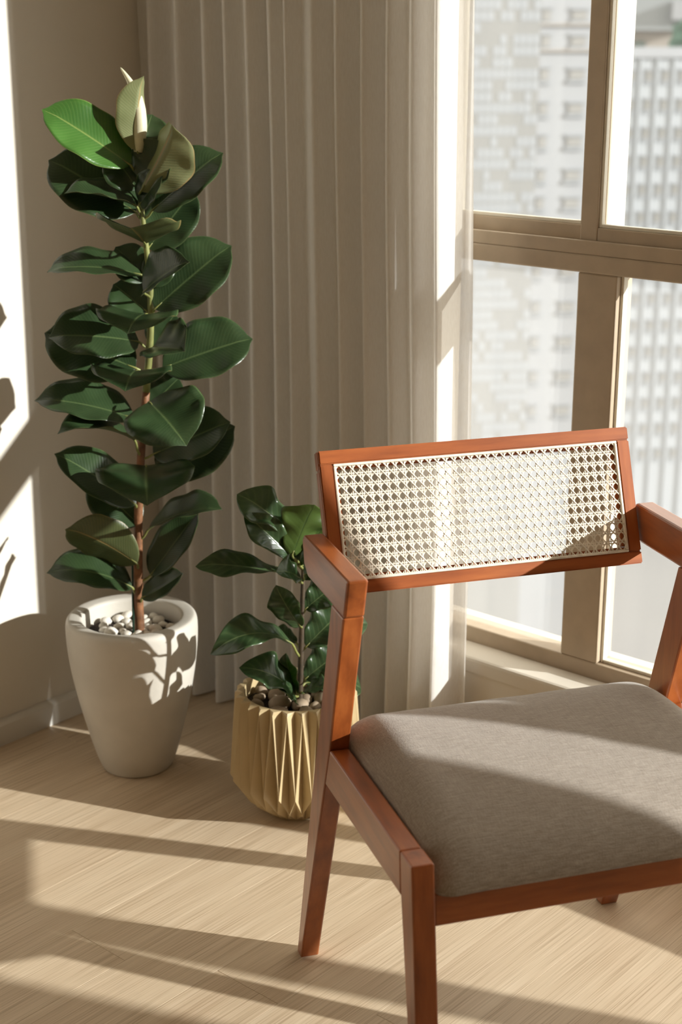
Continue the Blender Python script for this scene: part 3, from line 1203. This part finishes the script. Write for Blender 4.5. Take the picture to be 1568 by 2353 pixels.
stem_px = [(322, 1462), (319, 1400), (318, 1330), (318, 1200), (324, 1050), (336, 900), (346, 760), (344, 640), (330, 520), (320, 430), (316, 345)]
stem = [at(x, y, sdepth(y)) - RP for x, y in stem_px]
sm = spline(stem, 6)
vs, fs = tube(sm[:31], [0.0098 - 0.0030 * i / 30 for i in range(31)], 12)
mesh_obj('stem', vs, fs, M['bark'], plant, True)
vs, fs = tube(sm[30:], [0.0068 - 0.0035 * i / (len(sm) - 31) for i in range(len(sm) - 30)], 12)
tag(mesh_obj('stem_top', vs, fs, M['stem_green'], plant, True), 'green young upper stem')


def stem_at(y):
    for (x0, y0), (x1, y1) in zip(stem_px, stem_px[1:]):
        if y1 <= y <= y0:
            k = (y0 - y) / (y0 - y1)
            return at(x0 + (x1 - x0) * k, y, sdepth(y)) - RP
    return stem[-1] if y < 400 else stem[0]


TOP, UND = (M['leaf_top'], M['leaf_under']), None
YOUNG = (M['leaf_young_lit'], M['leaf_pale'])
MIXED = (M['leaf_top'], M['leaf_pale'])
# base px, tip px, depth offsets of base and tip (m, + = away), width (m), upper side faces (right, up, towards camera), fold, arch, stem height (px), look
LEAVES = [
    (300, 380, 97, 248, 0.0, -0.02, 0.088, (-0.15, 0.50, 0.85), 0.18, 0.03, 400, YOUNG),
    (312, 488, 112, 364, 0.01, 0.03, 0.118, (0.20, 0.40, 0.90), 0.15, 0.02, 505, TOP),
    (314, 474, 149, 440, -0.01, -0.04, 0.075, (0.05, 0.86, 0.52), 0.30, 0.05, 490, TOP),
    (316, 348, 327, 174, 0.0, -0.01, 0.062, (-0.75, 0.1, -0.65), 0.55, 0.04, 352, YOUNG),
    (322, 352, 350, 262, 0.02, 0.06, 0.070, (0.10, 0.30, 0.90), 0.15, 0.03, 362, TOP),
    (324, 440, 399, 286, -0.02, -0.08, 0.100, (0.62, 0.25, -0.74), 0.62, 0.03, 452, MIXED),
    (326, 420, 384, 330, 0.0, -0.02, 0.075, (-0.3, 0.1, 0.95), 0.2, 0.0, 440, TOP),
    (316, 436, 258, 352, 0.01, 0.03, 0.070, (0.20, 0.30, 0.93), 0.15, 0.0, 446, TOP),
    (322, 470, 372, 404, -0.01, -0.04, 0.060, (-0.3, 0.35, 0.88), 0.25, 0.02, 482, TOP),
    (350, 484, 511, 348, 0.0, 0.02, 0.090, (-0.35, 0.30, 0.88), 0.20, 0.02, 505, TOP),
    (340, 572, 447, 436, 0.03, 0.05, 0.078, (0.10, 0.20, 0.97), 0.15, 0.0, 585, TOP),
    (334, 560, 296, 520, -0.02, -0.14, 0.125, (0.10, 0.95, -0.30), 0.28, 0.02, 566, TOP),
    (326, 632, 108, 620, 0.0, -0.03, 0.084, (-0.05, 0.80, 0.60), 0.22, 0.06, 645, TOP),
    (334, 648, 266, 566, 0.03, 0.05, 0.062, (0.30, 0.20, 0.93), 0.15, 0.0, 660, TOP),
    (330, 672, 432, 600, -0.02, -0.09, 0.078, (-0.50, 0.42, 0.75), 0.45, 0.04, 684, TOP),
    (356, 710, 531, 562, 0.0, 0.03, 0.104, (-0.20, 0.20, 0.95), 0.20, 0.02, 722, TOP),
    (346, 660, 385, 572, 0.02, 0.05, 0.050, (0.20, 0.20, 0.95), 0.15, 0.0, 675, TOP),
    (338, 716, 260, 652, 0.02, 0.05, 0.070, (0.20, 0.10, 0.97), 0.15, 0.0, 728, TOP),
    (320, 786, 112, 772, 0.0, -0.05, 0.112, (0.0, 0.62, 0.78), 0.16, 0.04, 800, TOP),
    (312, 846, 102, 762, 0.01, 0.02, 0.112, (0.15, 0.35, 0.93), 0.15, 0.0, 856, TOP),
    (338, 722, 293, 762, -0.02, -0.15, 0.118, (0.05, 0.97, 0.25), 0.12, 0.06, 728, TOP),
    (354, 796, 423, 805, -0.01, -0.08, 0.092, (-0.15, 0.55, 0.82), 0.42, 0.0, 806, TOP),
    (374, 846, 580, 776, 0.0, 0.03, 0.104, (-0.10, 0.38, 0.92), 0.20, 0.02, 862, TOP),
    (316, 852, 288, 894, -0.02, -0.16, 0.118, (0.05, 0.96, 0.26), 0.14, 0.06, 862, TOP),
    (352, 800, 403, 720, 0.03, 0.06, 0.058, (0.10, 0.30, 0.95), 0.15, 0.0, 812, TOP),
    (350, 930, 412, 868, 0.03, 0.06, 0.060, (0.10, 0.30, 0.95), 0.15, 0.0, 942, TOP),
    (308, 962, 80, 916, 0.0, -0.02, 0.092, (0.0, 0.72, 0.69), 0.24, 0.05, 992, TOP),
    (310, 1012, 133, 992, -0.02, -0.09, 0.086, (-0.10, 0.88, 0.46), 0.30, 0.10, 1050, TOP),
    (343, 924, 428, 1022, -0.03, -0.11, 0.128, (-0.10, 0.60, 0.80), 0.22, 0.08, 930, TOP),
    (352, 1044, 528, 968, 0.0, -0.02, 0.092, (-0.35, 0.25, 0.90), 0.28, 0.0, 1056, TOP),
    (360, 1082, 539, 978, 0.03, 0.03, 0.104, (-0.20, 0.20, 0.95), 0.15, 0.0, 1100, TOP),
    (312, 1160, 127, 1040, 0.0, -0.03, 0.080, (0.15, 0.55, 0.82), 0.20, 0.04, 1176, TOP),
    (336, 1070, 338, 1158, -0.02, -0.13, 0.148, (0.0, 0.84, 0.54), 0.16, 0.10, 1078, TOP),
    (320, 1206, 206, 1102, 0.02, 0.05, 0.080, (0.30, 0.20, 0.93), 0.15, 0.0, 1220, TOP),
    (340, 1218, 509, 1166, 0.0, -0.05, 0.090, (0.0, 0.86, 0.50), 0.25, 0.07, 1242, TOP),
    (346, 1322, 454, 1176, 0.02, 0.03, 0.066, (-0.45, 0.20, 0.88), 0.25, 0.0, 1340, TOP),
    (316, 1296, 150, 1213, -0.01, -0.06, 0.086, (0.10, 0.50, -0.86), 0.20, 0.08, 1306, TOP),
    (304, 1350, 108, 1313, 0.0, -0.03, 0.088, (0.0, 0.74, 0.67), 0.24, 0.12, 1372, TOP),
    (326, 1374, 419, 1316, -0.01, -0.03, 0.050, (-0.30, 0.50, 0.80), 0.30, -0.06, 1386, TOP),
]
for i, (bx, by, tx, ty, db, dt, w, n, fold, arch, sy, look) in enumerate(LEAVES):
    db, dt = (d * 0.4 - 0.01 if d > 0 else d - 0.01 for d in (db, dt))
    B = at(bx, by, sdepth(by) + db) - RP
    T = at(tx, ty, sdepth((by + ty) / 2) + dt) - RP
    leaf(plant, B, T, w * 1.18, cam_vec(*n), fold, arch, look, 'rubber', 0.05, 0.06, stem_at(sy), i)
# the unopened leaf sheath at the top
vs, fs = tube(spline([at(318, 350, 2.568) - RP, at(322, 290, 2.560) - RP, at(316, 230, 2.555) - RP, at(300, 190, 2.552) - RP, at(277, 155, 2.55) - RP], 5), [0.0075 + 0.0045 * math.sin(math.pi * min(1, i / 11)) if i < 8 else 0.0115 * (1 - (i - 8) / 12.6) ** 0.9 for i in range(21)], 10)
tag(mesh_obj('leaf_sheath', vs, fs, M['bud'], plant, True), 'pale cream unopened leaf sheath')

# thin stake beside the stem
st0 = at(307, 1455, 2.84)
st1 = at(304, 1262, 2.82)
vs, fs = tube([Vector((0, 0, 0)), (st1 - st0) * 0.5, st1 - st0], [0.0022, 0.0022, 0.0018], 8)
stk = mesh_obj('plant_stake', vs, fs, M['stake'], smooth=True)
stk.location = st0
tag(stk, 'thin dark green support stake beside the rubber plant stem', 'stake')

# ------------------------------------------------------------------ the faceted pot and its fig
PB = Vector((-1.697, 1.827, 0))
N = 26


def ring(z, r_even, r_odd, n2=2 * N):
    return [((r_even if k % 2 == 0 else r_odd) * math.cos(math.pi * k / N), (r_even if k % 2 == 0 else r_odd) * math.sin(math.pi * k / N), z) for k in range(n2)]


rings = [ring(0.0, 0.056, 0.056), ring(0.004, 0.058, 0.062), ring(0.030, 0.0930, 0.0740), ring(0.072, 0.0965, 0.1205), ring(0.226, 0.1090, 0.0940), ring(0.231, 0.1040, 0.0945), ring(0.231, 0.0925, 0.0925), ring(0.195, 0.0915, 0.0915)]
vs, fs = [], []
for rg in rings:
    vs += rg
K = 2 * N
for i in range(len(rings) - 1):
    for k in range(K):
        a, b, c, d = i * K + k, i * K + (k + 1) % K, (i + 1) * K + (k + 1) % K, (i + 1) * K + k
        if (k % 2 == 0) != (i % 2 == 0):
            fs += [(a, b, d), (b, c, d)]
        else:
            fs += [(a, b, c), (a, c, d)]
fs.append(tuple(range(K))[::-1])
fs.append(tuple((len(rings) - 1) * K + k for k in range(K)))
pot2 = mesh_obj('faceted_planter', vs, fs, M['gold'])
pot2.location = PB
tag(pot2, 'small matte gold planter with long folded triangular facets', 'planter')
mound('potting_soil', 0.0915, 0.203, M['soil'], PB, 'dark soil inside the small gold faceted planter', 5.0)
scatter_pebbles('brown_pebble', 'rough brown stone on the soil of the gold faceted planter', 'brown stones in the gold planter', M['pebble_brown'], PB, 0.205, 0.090, 0.016, 24, 0.010, 0.020, 9, lambda p: True)

FP = PB + Vector((0, 0, 0.203))
fig = tag(empty('fiddle_leaf_fig', FP), 'small fiddle-leaf fig with wavy leaves in the gold planter', 'plant')


def fdepth(y):
    return 2.716 - (1620 - y) * (0.08 / 320)


fstem_px = [(687, 1648), (690, 1580), (692, 1500), (694, 1420), (696, 1350), (697, 1296), (694, 1260)]
fstem = [at(x, y, fdepth(y)) - FP for x, y in fstem_px]
sm = spline(fstem, 4)
vs, fs = tube(sm, [0.0062 - 0.0035 * i / (len(sm) - 1) for i in range(len(sm))], 10)
mesh_obj('stem', vs, fs, M['stem_dark'], fig, True)


def fstem_at(y):
    for (x0, y0), (x1, y1) in zip(fstem_px, fstem_px[1:]):
        if y1 <= y <= y0:
            k = (y0 - y) / (y0 - y1)
            return at(x0 + (x1 - x0) * k, y, fdepth(y)) - FP
    return fstem[-1]


FT = (M['fig_top'], M['fig_under'])
FB = (M['fig_backlit'], M['fig_backlit'])
FIG = [
    (668, 1222, 546, 1134, 0.0, 0.0, 0.080, (0.10, 0.50, 0.85), 0.25, 0.08, 1268, FT, 0.5),
    (680, 1290, 562, 1180, -0.01, -0.03, 0.066, (-0.30, 0.55, 0.75), 0.30, 0.06, 1310, FT, 0.3),
    (672, 1278, 722, 1158, -0.02, -0.04, 0.094, (-0.25, 0.35, -0.88), 0.15, 0.05, 1300, FB, 0.0),
    (700, 1268, 772, 1180, 0.02, 0.06, 0.080, (-0.1, 0.3, 0.95), 0.15, 0.05, 1280, FB, 0.0),
    (672, 1324, 450, 1296, 0.0, -0.03, 0.060, (0.0, 0.85, 0.50), 0.25, 0.04, 1340, FT, 1.4),
    (692, 1440, 634, 1346, -0.02, -0.04, 0.064, (-0.40, 0.10, 0.90), 0.20, 0.06, 1446, FT, 0.0),
    (672, 1480, 484, 1500, -0.02, -0.07, 0.078, (0.05, 0.75, 0.62), 0.25, 0.24, 1512, FT, 0.7),
    (682, 1478, 624, 1448, 0.02, 0.05, 0.040, (0.0, 0.80, 0.60), 0.2, 0.08, 1490, FT, 0.0),
    (680, 1600, 552, 1532, -0.02, -0.06, 0.080, (0.0, 0.70, 0.70), 0.2, 0.16, 1598, FT, 0.2),
    (684, 1594, 656, 1502, -0.01, -0.03, 0.050, (-0.50, 0.2, 0.84), 0.3, 0.05, 1600, FT, 0.0),
    (682, 1618, 640, 1580, -0.03, -0.07, 0.046, (0.1, 0.75, 0.65), 0.2, 0.05, 1606, FT, 0.0),
    (702, 1400, 768, 1348, 0.0, 0.01, 0.070, (0.1, 0.45, 0.88), 0.2, 0.05, 1412, FT, 0.0),
    (704, 1486, 790, 1402, 0.0, 0.02, 0.086, (0.05, 0.35, 0.93), 0.2, 0.06, 1496, FT, 0.0),
    (706, 1450, 846, 1430, 0.02, 0.06, 0.080, (0.0, 0.5, 0.85), 0.2, 0.06, 1466, FT, 0.0),
    (702, 1560, 780, 1500, 0.0, 0.01, 0.078, (0.1, 0.4, 0.9), 0.2, 0.05, 1570, FT, 0.0),
    (702, 1570, 832, 1580, 0.02, 0.07, 0.085, (0.0, 0.6, 0.8), 0.2, 0.12, 1580, FT, 0.0),
    (692, 1330, 636, 1312, -0.03, -0.08, 0.060, (0.2, 0.60, 0.78), 0.3, 0.08, 1340, FT, 0.3),
    (700, 1322, 752, 1290, -0.02, -0.05, 0.066, (0.1, 0.45, 0.88), 0.3, 0.05, 1334, FT, 0.0),
    (690, 1300, 700, 1224, -0.01, 0.0, 0.060, (-0.4, 0.2, 0.9), 0.3, 0.02, 1310, FT, 0.0),
    (698, 1592, 752, 1580, -0.02, -0.06, 0.052, (0.1, 0.7, 0.7), 0.2, 0.10, 1588, FT, 0.0),
]
for i, (bx, by, tx, ty, db, dt, w, n, fold, arch, sy, look, twist) in enumerate(FIG):
    B = at(bx, by, fdepth(by) + db) - FP
    T = at(tx, ty, fdepth((by + ty) / 2) + dt) - FP
    leaf(fig, B, T, w, cam_vec(*n), fold, arch, look, 'fig', 0.16, 0.12, fstem_at(sy), i + 50, twist)
